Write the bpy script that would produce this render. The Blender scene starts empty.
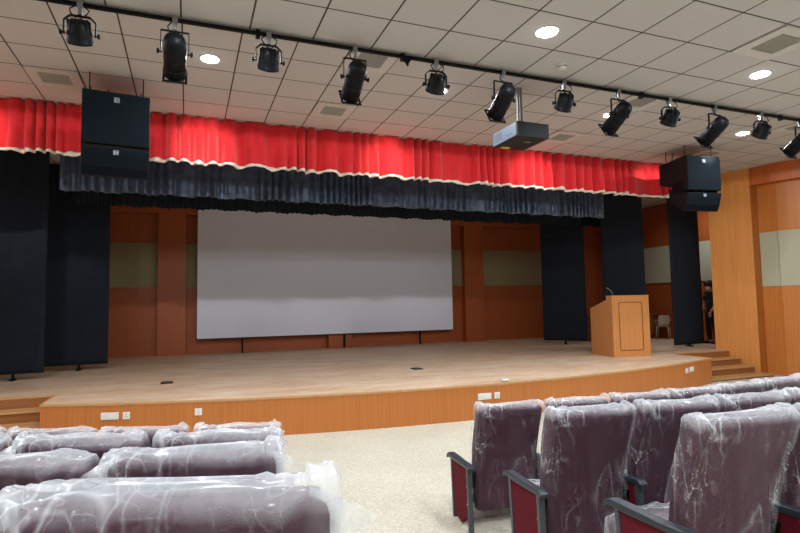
import bpy, bmesh, math, random
from mathutils import Vector, Matrix, noise
PI = math.pi
R = math.radians
SC = bpy.context.scene
COL = SC.collection
rnd = random.Random(7)

# ------------------------------------------------------------------ mesh builder
class MB:
    def __init__(self):
        self.v = []; self.f = []; self.m = []; self.s = []
    def add(self, vs, fs, M=None, mi=0, smooth=False):
        o = len(self.v)
        for p in vs:
            p = Vector(p)
            self.v.append(M @ p if M else p)
        for f in fs:
            self.f.append([i + o for i in f]); self.m.append(mi); self.s.append(smooth)
        return self
    def box(self, x0, x1, y0, y1, z0, z1, M=None, mi=0):
        vs = [(x, y, z) for z in (z0, z1) for y in (y0, y1) for x in (x0, x1)]
        fs = [(0, 2, 3, 1), (4, 5, 7, 6), (0, 1, 5, 4), (2, 6, 7, 3), (0, 4, 6, 2), (1, 3, 7, 5)]
        return self.add(vs, fs, M, mi)
    def prism(self, pts, a, b, axis='z', M=None, mi=0, smooth=False):
        """pts 2-D polygon extruded from a to b along axis"""
        n = len(pts)
        def P(p, t):
            return {'z': (p[0], p[1], t), 'x': (t, p[0], p[1]), 'y': (p[0], t, p[1])}[axis]
        vs = [P(p, a) for p in pts] + [P(p, b) for p in pts]
        fs = [tuple(range(n))[::-1], tuple(range(n, 2 * n))]
        self.add(vs, fs, M, mi)
        fs2 = [(i, (i + 1) % n, n + (i + 1) % n, n + i) for i in range(n)]
        return self.add(vs, fs2, M, mi, smooth)
    def lathe(self, prof, n=24, M=None, mi=0, smooth=True, cap=True):
        """prof: list of (r, z)"""
        vs = []; fs = []
        for r, z in prof:
            for k in range(n):
                a = 2 * PI * k / n
                vs.append((r * math.cos(a), r * math.sin(a), z))
        for j in range(len(prof) - 1):
            for k in range(n):
                k2 = (k + 1) % n
                fs.append((j * n + k, j * n + k2, (j + 1) * n + k2, (j + 1) * n + k))
        self.add(vs, fs, M, mi, smooth)
        if cap:
            self.add(vs, [tuple(range(n))[::-1], tuple((len(prof) - 1) * n + k for k in range(n))], M, mi)
        return self
    def tube(self, pts, r, n=10, M=None, mi=0):
        pts = [Vector(p) for p in pts]
        rings = []; up = Vector((0, 0, 1))
        for i, p in enumerate(pts):
            d = (pts[min(i + 1, len(pts) - 1)] - pts[max(i - 1, 0)]).normalized()
            u = d.cross(up if abs(d.z) < .95 else Vector((1, 0, 0))).normalized(); w = d.cross(u).normalized()
            rr = r[i] if isinstance(r, (list, tuple)) else r
            rings.append([p + u * math.cos(2 * PI * k / n) * rr + w * math.sin(2 * PI * k / n) * rr for k in range(n)])
        vs = [q for ring in rings for q in ring]; fs = []
        for j in range(len(rings) - 1):
            for k in range(n):
                k2 = (k + 1) % n
                fs.append((j * n + k, (j + 1) * n + k, (j + 1) * n + k2, j * n + k2))
        self.add(vs, fs, M, mi, True)
        return self.add(vs, [tuple(range(n)), tuple((len(rings) - 1) * n + k for k in range(n))[::-1]], M, mi)
    def grid(self, rows, closed=False, M=None, mi=0, smooth=True):
        n = len(rows[0]); vs = [p for r in rows for p in r]; fs = []
        for j in range(len(rows) - 1):
            for k in range(n if closed else n - 1):
                k2 = (k + 1) % n
                fs.append((j * n + k, j * n + k2, (j + 1) * n + k2, (j + 1) * n + k))
        return self.add(vs, fs, M, mi, smooth)
    def build(self, name, mat, parent=None, bevel=0, solid=0, seg=2, smooth_by=None):
        me = bpy.data.meshes.new(name)
        me.from_pydata([tuple(p) for p in self.v], [], self.f)
        mats = mat if isinstance(mat, (list, tuple)) else [mat]
        for m in mats: me.materials.append(m)
        for p, mi, s in zip(me.polygons, self.m, self.s):
            p.material_index = mi; p.use_smooth = s
        bm = bmesh.new(); bm.from_mesh(me)
        bmesh.ops.remove_doubles(bm, verts=bm.verts, dist=1e-5)
        if not solid: bmesh.ops.recalc_face_normals(bm, faces=bm.faces)
        if bevel:
            es = [e for e in bm.edges if len(e.link_faces) == 2 and e.calc_face_angle(0) > R(35)]
            bmesh.ops.bevel(bm, geom=es, offset=bevel, segments=seg, affect='EDGES', profile=.5, clamp_overlap=True)
        bm.to_mesh(me); bm.free()
        o = bpy.data.objects.new(name, me); COL.objects.link(o)
        if parent: o.parent = parent
        if solid:
            md = o.modifiers.new('solid', 'SOLIDIFY'); md.thickness = solid; md.offset = 0
        return o

def empty(name, loc=(0, 0, 0), rz=0, label=None, cat=None, group=None, kind=None):
    o = bpy.data.objects.new(name, None); COL.objects.link(o)
    o.empty_display_size = .1; o.location = loc; o.rotation_euler = (0, 0, rz)
    return tag(o, label, cat, group, kind)
def tag(o, label=None, cat=None, group=None, kind=None):
    if label: o['label'] = label
    if cat: o['category'] = cat
    if group: o['group'] = group
    if kind: o['kind'] = kind
    return o
def copy_tree(o, parent=None):
    kids = [c for c in bpy.data.objects if c.parent == o]
    c = o.copy(); COL.objects.link(c)
    if parent: c.parent = parent
    for k in kids: copy_tree(k, c)
    return c

# ------------------------------------------------------------------ materials
def s2l(c):
    return tuple(((x / 255) / 12.92 if x / 255 <= .04045 else ((x / 255 + .055) / 1.055) ** 2.4) for x in c)
def newmat(name):
    m = bpy.data.materials.new(name); m.use_nodes = True
    nt = m.node_tree; b = nt.nodes['Principled BSDF']
    return m, nt, b
def setc(s, c): s.default_value = (*c, 1)
def coords(nt, scale=(1, 1, 1), rot=(0, 0, 0), src='Object'):
    tc = nt.nodes.new('ShaderNodeTexCoord'); mp = nt.nodes.new('ShaderNodeMapping')
    nt.links.new(tc.outputs[src], mp.inputs[0]); mp.inputs['Scale'].default_value = scale
    mp.inputs['Rotation'].default_value = rot
    return mp.outputs[0]
def noise_n(nt, vec, scale, detail=4, rough=.55, dist=0):
    n = nt.nodes.new('ShaderNodeTexNoise'); n.inputs['Scale'].default_value = scale
    n.inputs['Detail'].default_value = detail; n.inputs['Roughness'].default_value = rough
    n.inputs['Distortion'].default_value = dist
    nt.links.new(vec, n.inputs['Vector']); return n.outputs['Fac']
def ramp(nt, fac, stops):
    r = nt.nodes.new('ShaderNodeValToRGB'); e = r.color_ramp.elements
    while len(e) < len(stops): e.new(.5)
    for el, (p, c) in zip(e, stops):
        el.position = p; el.color = (*c, 1) if len(c) == 3 else c
    nt.links.new(fac, r.inputs[0]); return r.outputs[0]
def bump(nt, b, h, strength=.3, dist=.01):
    n = nt.nodes.new('ShaderNodeBump'); n.inputs['Strength'].default_value = strength
    n.inputs['Distance'].default_value = dist
    nt.links.new(h, n.inputs['Height']); nt.links.new(n.outputs[0], b.inputs['Normal']); return n
def simple(name, c, rough=.6, metal=0, var=.08, scale=30, bmp=.1, spec=.5, sheen=0, lin=False):
    m, nt, b = newmat(name); c = c if lin else s2l(c)
    v = coords(nt); f = noise_n(nt, v, scale)
    lo = tuple(x * (1 - var) for x in c); hi = tuple(min(1, x * (1 + var)) for x in c)
    nt.links.new(ramp(nt, f, [(.3, lo), (.7, hi)]), b.inputs['Base Color'])
    b.inputs['Roughness'].default_value = rough; b.inputs['Metallic'].default_value = metal
    b.inputs['Specular IOR Level'].default_value = spec
    if sheen: b.inputs['Sheen Weight'].default_value = sheen
    if bmp: bump(nt, b, f, bmp, .003)
    return m
def wood(name, c, rough=.38, vert=True, contrast=.14, joints=0.0):
    m, nt, b = newmat(name); c = s2l(c)
    sc = (26, 26, .55) if vert else (.8, 26, 26)
    v = coords(nt, sc); f1 = noise_n(nt, v, 1.6, 5, .6, .25)
    v2 = coords(nt, (95, 95, 1.2) if vert else (1.5, 95, 95)); f2 = noise_n(nt, v2, 1.4, 3, .6)
    mx = nt.nodes.new('ShaderNodeMath'); mx.operation = 'MULTIPLY_ADD'
    nt.links.new(f1, mx.inputs[0]); mx.inputs[1].default_value = .65
    m2 = nt.nodes.new('ShaderNodeMath'); m2.operation = 'MULTIPLY'; nt.links.new(f2, m2.inputs[0]); m2.inputs[1].default_value = .35
    nt.links.new(m2.outputs[0], mx.inputs[2])
    lo = (c[0] * (1 - contrast), c[1] * (1 - contrast * 1.25), c[2] * (1 - contrast * 1.4))
    hi = (min(1, c[0] * (1 + contrast * .8)), min(1, c[1] * (1 + contrast)), min(1, c[2] * (1 + contrast)))
    nt.links.new(ramp(nt, mx.outputs[0], [(.34, lo), (.66, hi)]), b.inputs['Base Color'])
    b.inputs['Roughness'].default_value = rough; b.inputs['Specular IOR Level'].default_value = .4
    bump(nt, b, f2, .05, .002)
    return m
def emit(name, c, s):
    m, nt, b = newmat(name); setc(b.inputs['Base Color'], (.8, .8, .8)); setc(b.inputs['Emission Color'], c)
    b.inputs['Emission Strength'].default_value = s; return m

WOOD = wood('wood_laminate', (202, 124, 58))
WOOD_PIL_LIT = wood('wood_pillar_lit', (226, 150, 80))  # wall laminate made lighter: the light on the pillar is in the colour
WOOD_JAMB_SHADED = wood('wood_jamb_shaded', (168, 98, 44))  # wall laminate made darker: shade on the recess side put into the colour
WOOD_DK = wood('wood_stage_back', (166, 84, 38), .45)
WOOD_FRONT = wood('wood_stage_front', (190, 116, 56), .4)
WOOD_POD = wood('wood_podium', (205, 138, 78), .4)
WOOD_H = wood('wood_riser', (150, 96, 52), .5, vert=False)
TREAD = wood('wood_tread', (192, 148, 98), .5, vert=False)
NOSE = simple('pale_wood_edge', (200, 154, 100), .45, scale=12)
GROOVE = simple('dark_groove', (70, 38, 22), .6)
FABRIC_PANEL = simple('beige_acoustic_fabric', (186, 184, 158), .95, scale=160, var=.06, bmp=.3, spec=.15)
FABRIC_BACK_SHADED = simple('shaded_acoustic_fabric', (150, 138, 104), .95, scale=160, var=.06, bmp=.3, spec=.15)  # band fabric darkened to carry the dimness of the stage back wall
BLACK_METAL = simple('black_metal', (9, 11, 14), .5, 0, .15, 20, .02, .16)
BLACK_MATT = simple('black_matt', (15, 17, 20), .75, spec=.3)
STEEL = simple('galvanised_steel', (160, 162, 165), .35, .9)
GREY_METAL = simple('charcoal_enamel', (62, 68, 74), .42, .0, .06)
PLASTIC_BLK = simple('black_plastic', (38, 46, 54), .42, 0, .05)
WHITE_PL = simple('white_plastic', (225, 225, 220), .4)
RED_PANEL = simple('red_side_fabric', (92, 16, 30), .85, scale=200, bmp=.4, spec=.2)
MAROON = simple('maroon_upholstery', (64, 22, 42), .85, scale=220, var=.12, bmp=.4, spec=.2, sheen=.1)
SPK = simple('speaker_grille', (13, 19, 24), .9, 0, .15, 300, .2, .08)
SPK_SIDE = simple('speaker_cabinet', (14, 14, 15), .55, 0, .1, 120, .4, .3)
CREAM = simple('cream_braid', (236, 228, 214), .8, scale=60, var=.15, bmp=.5)
BLACK_CLOTH = simple('black_flat_cloth', (33, 38, 47), .9, 0, .14, 6, .3, .15, lin=False)
SCREEN = simple('projection_screen', (226, 230, 244), .85, 0, .015, 3, 0, .2)
PROJ = simple('projector_case', (26, 28, 31), .45)
PROJ_S = simple('projector_side', (84, 96, 112), .45)
YELLOW = simple('yellow_sticker', (214, 190, 40), .5)
BEIGE_PL = simple('beige_plastic', (176, 160, 132), .45)
SKIN = simple('skin', (188, 140, 114), .55)
HAIR = simple('black_hair', (16, 13, 13), .6)
MASKW = simple('face_mask', (235, 236, 238), .7)
TROUS = simple('black_trousers', (17, 18, 20), .9)
GRILL = simple('vent_grey', (150, 146, 138), .5)
GRILL_D = simple('vent_dark', (92, 90, 86), .6)

def shirt_mat():
    m, nt, b = newmat('green_dotted_shirt'); v = coords(nt)
    vo = nt.nodes.new('ShaderNodeTexVoronoi'); vo.inputs['Scale'].default_value = 13; nt.links.new(v, vo.inputs['Vector'])
    nt.links.new(ramp(nt, vo.outputs['Distance'], [(.18, s2l((120, 130, 112))), (.24, s2l((20, 34, 30)))]), b.inputs['Base Color'])
    b.inputs['Roughness'].default_value = .9; return m
SHIRT = shirt_mat()

def red_mat():
    m, nt, b = newmat('red_velvet'); v = coords(nt, (1, 1, 1)); f = noise_n(nt, coords(nt, (6, 6, .8)), 2, 4, .6)
    nt.links.new(ramp(nt, f, [(.3, s2l((206, 30, 38))), (.7, s2l((228, 44, 52)))]), b.inputs['Base Color'])
    b.inputs['Roughness'].default_value = .8; b.inputs['Sheen Weight'].default_value = .5
    setc(b.inputs['Sheen Tint'], (1, .65, .6)); b.inputs['Specular IOR Level'].default_value = .2
    f2 = noise_n(nt, v, 60); bump(nt, b, f2, .3, .004); return m
RED = red_mat()
def satin():
    m, nt, b = newmat('navy_satin'); v = coords(nt, (1, 1, 1)); f = noise_n(nt, v, 8, 3)
    nt.links.new(ramp(nt, f, [(.3, s2l((52, 66, 88))), (.7, s2l((84, 104, 132)))]), b.inputs['Base Color'])
    b.inputs['Roughness'].default_value = .34; b.inputs['Specular IOR Level'].default_value = .7; b.inputs['Metallic'].default_value = .35
    b.inputs['Sheen Weight'].default_value = .15
    bump(nt, b, noise_n(nt, v, 14, 4), .4, .01); return m
SATIN = satin()

def film(name, base, top_layers=0.0, zlo=0, zhi=1, crease=.28):
    """thin crumpled polythene: partly clear, partly milky, glossy"""
    m, nt, b = newmat(name)
    setc(b.inputs['Base Color'], (.93, .95, .98)); b.inputs['Roughness'].default_value = .16
    b.inputs['Specular IOR Level'].default_value = .6
    v = coords(nt, (1, 1, .22)); f = noise_n(nt, v, 7, 4, .55, .8)
    rid = nt.nodes.new('ShaderNodeTexNoise'); rid.noise_type = 'RIDGED_MULTIFRACTAL'; rid.inputs['Scale'].default_value = 5
    rid.inputs['Detail'].default_value = 4; rid.inputs['Distortion'].default_value = .6
    nt.links.new(coords(nt, (1, 1, .28)), rid.inputs['Vector'])
    bump(nt, b, rid.outputs['Fac'], 1.0, .03)
    fac = ramp(nt, f, [(.40, (base * .35,) * 3), (.60, (base,) * 3), (.74, (min(1, base * 2.6),) * 3)])
    # sharp pulled creases in the film
    gate = ramp(nt, noise_n(nt, coords(nt, (1, 1, .6)), 3.3, 3), [(.45, (.06,) * 3), (.62, (1, 1, 1))])
    for (scl, zs, wd, amp_, rt) in ((4.0, .10, .012, crease, .12), (7.0, .12, .014, crease * .8, -.22), (11, .5, .02, crease * .7, .5), (24, .8, .03, crease * .5, 0)):
        nn_ = noise_n(nt, coords(nt, (1, 1, zs), (0, rt, 0)), scl, 1.5, .45, .25)
        sb = nt.nodes.new('ShaderNodeMath'); sb.operation = 'SUBTRACT'; sb.inputs[1].default_value = .5; nt.links.new(nn_, sb.inputs[0])
        ab = nt.nodes.new('ShaderNodeMath'); ab.operation = 'ABSOLUTE'; nt.links.new(sb.outputs[0], ab.inputs[0])
        m_ = nt.nodes.new('ShaderNodeMapRange'); m_.inputs[1].default_value = 0; m_.inputs[2].default_value = wd; m_.inputs[3].default_value = amp_; m_.inputs[4].default_value = 0
        nt.links.new(ab.outputs[0], m_.inputs[0])
        g_ = nt.nodes.new('ShaderNodeMath'); g_.operation = 'MULTIPLY'; nt.links.new(m_.outputs[0], g_.inputs[0]); nt.links.new(gate, g_.inputs[1])
        a0 = nt.nodes.new('ShaderNodeMath'); a0.operation = 'ADD'; nt.links.new(fac, a0.inputs[0]); nt.links.new(g_.outputs[0], a0.inputs[1]); fac = a0.outputs[0]
    if top_layers:
        tc = nt.nodes.new('ShaderNodeTexCoord'); sp = nt.nodes.new('ShaderNodeSeparateXYZ')
        nt.links.new(tc.outputs['Object'], sp.inputs[0])
        mr = nt.nodes.new('ShaderNodeMapRange'); mr.inputs[1].default_value = zlo; mr.inputs[2].default_value = zhi
        mr.inputs[3].default_value = 0; mr.inputs[4].default_value = top_layers
        wob = nt.nodes.new('ShaderNodeMath'); wob.operation = 'MULTIPLY_ADD'; wob.inputs[1].default_value = .12
        nt.links.new(noise_n(nt, coords(nt), 6, 3), wob.inputs[0]); nt.links.new(sp.outputs[2], wob.inputs[2]); nt.links.new(wob.outputs[0], mr.inputs[0])
        ad = nt.nodes.new('ShaderNodeMath'); ad.operation = 'ADD'; ad.use_clamp = True
        nt.links.new(fac, ad.inputs[0]); nt.links.new(mr.outputs[0], ad.inputs[1]); fac = ad.outputs[0]
    # grazing views look through more film
    lw = nt.nodes.new('ShaderNodeLayerWeight'); lw.inputs[0].default_value = .25
    sc_ = nt.nodes.new('ShaderNodeMath'); sc_.operation = 'MULTIPLY_ADD'; sc_.use_clamp = True
    pw = nt.nodes.new('ShaderNodeMath'); pw.operation = 'POWER'; pw.inputs[1].default_value = 3; nt.links.new(lw.outputs['Facing'], pw.inputs[0]); nt.links.new(pw.outputs[0], sc_.inputs[0]); sc_.inputs[1].default_value = .38; nt.links.new(fac, sc_.inputs[2])
    tr = nt.nodes.new('ShaderNodeBsdfTransparent'); mx = nt.nodes.new('ShaderNodeMixShader')
    gl = nt.nodes.new('ShaderNodeBsdfTranslucent'); setc(gl.inputs[0], (.88, .91, .96))
    m2 = nt.nodes.new('ShaderNodeMixShader'); m2.inputs[0].default_value = .25
    nt.links.new(b.outputs[0], m2.inputs[1]); nt.links.new(gl.outputs[0], m2.inputs[2])
    nt.links.new(sc_.outputs[0], mx.inputs[0]); nt.links.new(tr.outputs[0], mx.inputs[1]); nt.links.new(m2.outputs[0], mx.inputs[2])
    out = nt.nodes['Material Output']; nt.links.new(mx.outputs[0], out.inputs[0]); return m
FILM = film('polythene_wrap', .055, .30, .982, 1.02, .30)
FILM_T = film('polythene_loose', .95, 0, 0, 1, .3)
FILM2 = film('polythene_wrap_seat', .2)

def ceiling_mat():
    m, nt, b = newmat('ceiling_tiles'); tc = nt.nodes.new('ShaderNodeTexCoord')
    sp = nt.nodes.new('ShaderNodeSeparateXYZ'); nt.links.new(tc.outputs['Object'], sp.inputs[0])
    def line(out, off, w):
        a = nt.nodes.new('ShaderNodeMath'); a.operation = 'SUBTRACT'; nt.links.new(out, a.inputs[0]); a.inputs[1].default_value = off
        d = nt.nodes.new('ShaderNodeMath'); d.operation = 'PINGPONG'; nt.links.new(a.outputs[0], d.inputs[0]); d.inputs[1].default_value = .3
        l = nt.nodes.new('ShaderNodeMath'); l.operation = 'LESS_THAN'; nt.links.new(d.outputs[0], l.inputs[0]); l.inputs[1].default_value = w
        return l.outputs[0]
    mx = nt.nodes.new('ShaderNodeMath'); mx.operation = 'MAXIMUM'
    nt.links.new(line(sp.outputs[0], .528, .0085), mx.inputs[0]); nt.links.new(line(sp.outputs[1], .31, .0085), mx.inputs[1])
    f = noise_n(nt, tc.outputs['Object'], 90, 3)
    body = ramp(nt, f, [(.3, s2l((192, 190, 190))), (.7, s2l((201, 199, 199)))])
    mc = nt.nodes.new('ShaderNodeMix'); mc.data_type = 'RGBA'
    nt.links.new(mx.outputs[0], mc.inputs[0]); nt.links.new(body, mc.inputs[6]); mc.inputs[7].default_value = (*s2l((82, 74, 68)), 1)
    nt.links.new(mc.outputs[2], b.inputs['Base Color']); b.inputs['Roughness'].default_value = .9
    b.inputs['Specular IOR Level'].default_value = .15
    iv = nt.nodes.new('ShaderNodeMath'); iv.operation = 'SUBTRACT'; iv.inputs[0].default_value = 1; nt.links.new(mx.outputs[0], iv.inputs[1])
    bump(nt, b, iv.outputs[0], .5, .006); return m
CEIL = ceiling_mat()
def carpet_mat():
    m, nt, b = newmat('beige_carpet'); v = coords(nt)
    vo = nt.nodes.new('ShaderNodeTexVoronoi'); vo.inputs['Scale'].default_value = 42; nt.links.new(v, vo.inputs['Vector'])
    f = noise_n(nt, v, 45, 6, .7); f3 = noise_n(nt, v, 1.2, 3)
    a = nt.nodes.new('ShaderNodeMath'); a.operation = 'MULTIPLY_ADD'; nt.links.new(vo.outputs['Distance'], a.inputs[0]); a.inputs[1].default_value = .55
    nt.links.new(f, a.inputs[2])
    c = ramp(nt, a.outputs[0], [(.40, s2l((178, 170, 150))), (1.0, s2l((210, 203, 184)))])
    mc = nt.nodes.new('ShaderNodeMix'); mc.data_type = 'RGBA'; mc.blend_type = 'MULTIPLY'; mc.inputs[0].default_value = .6
    nt.links.new(c, mc.inputs[6]); nt.links.new(ramp(nt, f3, [(.35, (.86, .86, .86)), (.65, (1, 1, 1))]), mc.inputs[7])
    nt.links.new(mc.outputs[2], b.inputs['Base Color']); b.inputs['Roughness'].default_value = .95; b.inputs['Specular IOR Level'].default_value = .1
    bump(nt, b, a.outputs[0], .5, .008); return m
CARPET = carpet_mat()
def stagefloor_mat():
    m, nt, b = newmat('worn_plywood_stage'); v = coords(nt)
    f = noise_n(nt, coords(nt, (.7, 2.2, 1)), 1.5, 7, .65, .6); g = noise_n(nt, coords(nt, (3, 14, 1)), 2, 5, .6)
    c = ramp(nt, f, [(.3, s2l((204, 164, 130))), (.5, s2l((220, 188, 156))), (.7, s2l((232, 208, 182)))])
    st = ramp(nt, noise_n(nt, coords(nt, (1, 3.5, 1)), 3.4, 9, .75, .8), [(.56, (0, 0, 0)), (.66, (.95, .95, .95))])
    mc = nt.nodes.new('ShaderNodeMix'); mc.data_type = 'RGBA'; nt.links.new(st, mc.inputs[0])
    nt.links.new(c, mc.inputs[6]); mc.inputs[7].default_value = (*s2l((236, 224, 210)), 1)
    m2 = nt.nodes.new('ShaderNodeMix'); m2.data_type = 'RGBA'; m2.blend_type = 'MULTIPLY'; m2.inputs[0].default_value = .5
    nt.links.new(mc.outputs[2], m2.inputs[6]); nt.links.new(ramp(nt, g, [(.35, (.75, .72, .7)), (.6, (1, 1, 1))]), m2.inputs[7])
    nt.links.new(m2.outputs[2], b.inputs['Base Color']); b.inputs['Roughness'].default_value = .5
    b.inputs['Specular IOR Level'].default_value = .35
    bump(nt, b, g, .05, .003); return m
STAGE_FLOOR = stagefloor_mat()

# ------------------------------------------------------------------ constants (metres; eye of the photographer at z = 0)
ZS = -1.2        # stage floor
ZF = -1.80       # hall floor by the stage
HN = 2.606       # ceiling over the seats
HF = 2.93        # ceiling in front of and over the stage
STEP_Y = 5.11
CX, CYC = 4.15, 16.52   # centre of the seating arcs
def floor_z(r):
    P = [(0, ZF), (9.6, ZF), (12.6, -1.82), (13.2, -1.81), (14.05, -1.635), (14.45, -1.585), (15.15, -1.483), (16.0, -1.35), (26, -.02)]
    for (a, za), (b, zb) in zip(P, P[1:]):
        if r <= b: return za + (zb - za) * (r - a) / (b - a)
    return P[-1][1]

# ------------------------------------------------------------------ the setting
# hall floor: follows the seating rake
fl = MB(); rows = []
xs = [-10 + i * .5 for i in range(62)]; ys = [-7 + j * .25 for j in range(68)]
for y in ys:
    rows.append([(x, y, floor_z(math.hypot(x - CX, y - CYC))) for x in xs])
fl.grid(rows); fl_o = fl.build('floor', CARPET); tag(fl_o, 'pale beige patterned carpet', None, None, 'structure')
# keep it thick
md = fl_o.modifiers.new('s', 'SOLIDIFY'); md.thickness = .1; md.offset = -1

ce = MB()
ce.box(-11, 20, -7, STEP_Y, HN, HN + .9)
ce.box(-11, 20, STEP_Y, 15.3, HF, HF + .576)
tag(ce.build('ceiling', CEIL), 'suspended ceiling of square off-white tiles with a step', None, None, 'structure')
ed = MB(); ed.box(-11, 20, STEP_Y, STEP_Y + .03, HN - .012, HN + .04)
tag(ed.build('trim_1', simple('ceiling_edge', (205, 198, 190), .6)), 'pale trim along the ceiling step', None, None, 'structure')

# back wall of the stage with pilasters, recessed bays and fabric bands
YB = 15.05
wb = MB(); wb.box(-6, 14, YB, YB + .25, ZS, HF)
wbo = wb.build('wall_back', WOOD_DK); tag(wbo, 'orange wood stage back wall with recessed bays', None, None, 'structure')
for i, xc in enumerate((-4.6, -.36, 4.0, 8.3, 12.7)):
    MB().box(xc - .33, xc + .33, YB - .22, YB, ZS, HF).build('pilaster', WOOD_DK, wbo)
MB().box(-6, 14, YB - .215, YB, 2.38, HF - .001).build('top_rail', WOOD_DK, wbo)
for a, b_ in ((-4.27, -.69), (-.03, 3.67), (4.33, 7.97), (8.63, 12.37)):
    MB().box(a, b_, YB - .03, YB, .52, 1.64).build('acoustic_panel', FABRIC_BACK_SHADED, wbo)
# right side wall of the stage
for sgn, nm, side in ((1, 'wall_stage_right', 'right'), (-1, 'wall_stage_left', 'left')):
    X = 13.69 if sgn > 0 else -5.6
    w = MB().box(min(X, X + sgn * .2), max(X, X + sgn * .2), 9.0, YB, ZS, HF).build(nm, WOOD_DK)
    tag(w, side + ' side wall of the stage in orange wood', None, None, 'structure')
    MB().box(min(X, X - sgn * .03), max(X, X - sgn * .03), 9.35, YB - .2, .5, 1.62).build('acoustic_panel', FABRIC_PANEL, w)

# right hall wall: pillar beside the stage, recessed bay with fabric band, fascia above
def wall_right(sg, name, side):
    def fx(p): return (p[0], p[1]) if sg > 0 else (8.2 - p[0], p[1])
    D = (.36, -.933)
    end = (12.11 + D[0] * 15.6, 8.0 + D[1] * 15.6)
    pil = [(11.63, 9.31), (11.86, 8.42), (13.9, 8.42), (13.9, 9.31)]
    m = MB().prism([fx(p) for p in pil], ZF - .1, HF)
    root = m.build(name, WOOD_PIL_LIT); tag(root, side + ' wall of the hall in orange wood with a fabric band', None, None, 'structure')
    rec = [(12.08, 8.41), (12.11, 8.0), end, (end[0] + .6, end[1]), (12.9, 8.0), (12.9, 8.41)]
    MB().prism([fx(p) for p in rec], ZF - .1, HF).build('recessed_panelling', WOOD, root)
    MB().prism([fx(p) for p in [(11.862, 8.41), (12.09, 8.41), (12.09, 8.425), (11.862, 8.425)]], ZF - .1, 2.53).build('recess_jamb', WOOD_JAMB_SHADED, root)
    b1 = [(12.06, 8.40), (12.085, 8.02), (12.9, 8.02), (12.9, 8.40)]
    MB().prism([fx(p) for p in b1], .24, 1.45).build('acoustic_panel', FABRIC_PANEL, root)
    q0 = (12.09, 8.01)
    b2 = [q0, (12.09, 7.99), (end[0] - .025, end[1]), (end[0] + .3, end[1]), (12.9, 7.99), (12.9, 8.01)]
    MB().prism([fx(p) for p in b2], .24, 1.45).build('acoustic_panel', FABRIC_PANEL, root)
    # fascia with a mitred end against the pillar
    fz = 2.53
    f = MB()
    fa = [(11.935, 8.72), (11.95, 7.92), (end[0] - .25, end[1])]
    back = [(12.9, 8.72), (12.9, 7.92), (end[0] + .5, end[1])]
    vs = []
    lowa = [(11.865, 8.405), (11.90, 7.97), (end[0] - .25, end[1])]
    for p in lowa: vs.append((*fx(p), fz))
    for p in [(11.865, 8.405), (11.90, 7.97), (end[0] - .25, end[1])]: vs.append((*fx(p), HF))
    bk = [(12.9, 8.405), (12.9, 7.97), (end[0] + .5, end[1])]
    for p in bk: vs.append((*fx(p), fz))
    for p in bk: vs.append((*fx(p), HF))
    fs = [(0, 1, 4, 3), (1, 2, 5, 4), (6, 7, 1, 0), (7, 8, 2, 1), (3, 4, 10, 9), (4, 5, 11, 10), (0, 3, 9, 6), (2, 8, 11, 5), (6, 9, 10, 7), (7, 10, 11, 8)]
    f.add(vs, fs).build('fascia', wood('wood_fascia_shaded_' + side, (196, 104, 46), .4), root)  # redder, darker wood tone stands in for the shade on the fascia
    return root
wall_right(1, 'wall_right', 'right')
wall_right(-1, 'wall_left', 'left')
tag(MB().box(-11, 20, -7.3, -6.9, ZF, HN).build('wall_rear', simple('cream_wall', (205, 196, 178), .9)), 'plain cream rear wall of the hall', None, None, 'structure')

# stage platform
arc_y = lambda x: 7.05 + (x - 4.3) ** 2 / 32.5
arc = [(-1.72 + 11.55 * i / 40, arc_y(-1.72 + 11.55 * i / 40)) for i in range(41)]
poly = arc + [(9.83, 9.02), (13.7, 9.02), (13.7, YB), (-5.6, YB), (-5.6, 9.02), (-1.72, 9.02)]
st = MB(); n = len(poly)
st.prism(poly, ZF - .02, ZS - .028)
stage = st.build('stage', WOOD_FRONT); tag(stage, 'raised stage with curved wood-panelled front', 'stage', None, 'structure')
MB().prism(poly, ZS - .028, ZS).build('stage_floor', STAGE_FLOOR, stage)
def strip_along(pts, z0, z1, t):
    m = MB(); L = []
    for i, p in enumerate(pts):
        a = Vector(pts[max(i - 1, 0)]); b = Vector(pts[min(i + 1, len(pts) - 1)]); d = (b - a).normalized(); nn = Vector((d.y, -d.x))
        L.append((Vector(p) + nn * t, Vector(p) - nn * .02))
    rows = [[(q[0].x, q[0].y, z0) for q in L], [(q[0].x, q[0].y, z1) for q in L], [(q[1].x, q[1].y, z1) for q in L], [(q[1].x, q[1].y, z0) for q in L]]
    m.grid(rows + [rows[0]], smooth=False); return m
edge = [(-3.6, 9.02), (-1.75, 9.02)] ; 
strip_along(arc, ZS - .018, ZS + .003, .012).build('stage_nosing', NOSE, stage)
for ln in ([(-3.7, 9.02), (-1.74, 9.02)], [(9.85, 9.02), (11.62, 9.02)], [(-1.72, 9.02), (-1.72, 8.17)], [(9.83, 8.0), (9.83, 9.02)]):
    strip_along(ln, ZS - .018, ZS + .003, .012).build('stage_nosing', NOSE, stage)
MB().box(-3.7, -1.78, 9.0, 9.03, -1.38, ZS - .031).build('stage_riser', WOOD_H, stage)
MB().box(9.86, 11.64, 9.0, 9.03, -1.38, ZS - .031).build('stage_riser', WOOD_H, stage)
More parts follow.
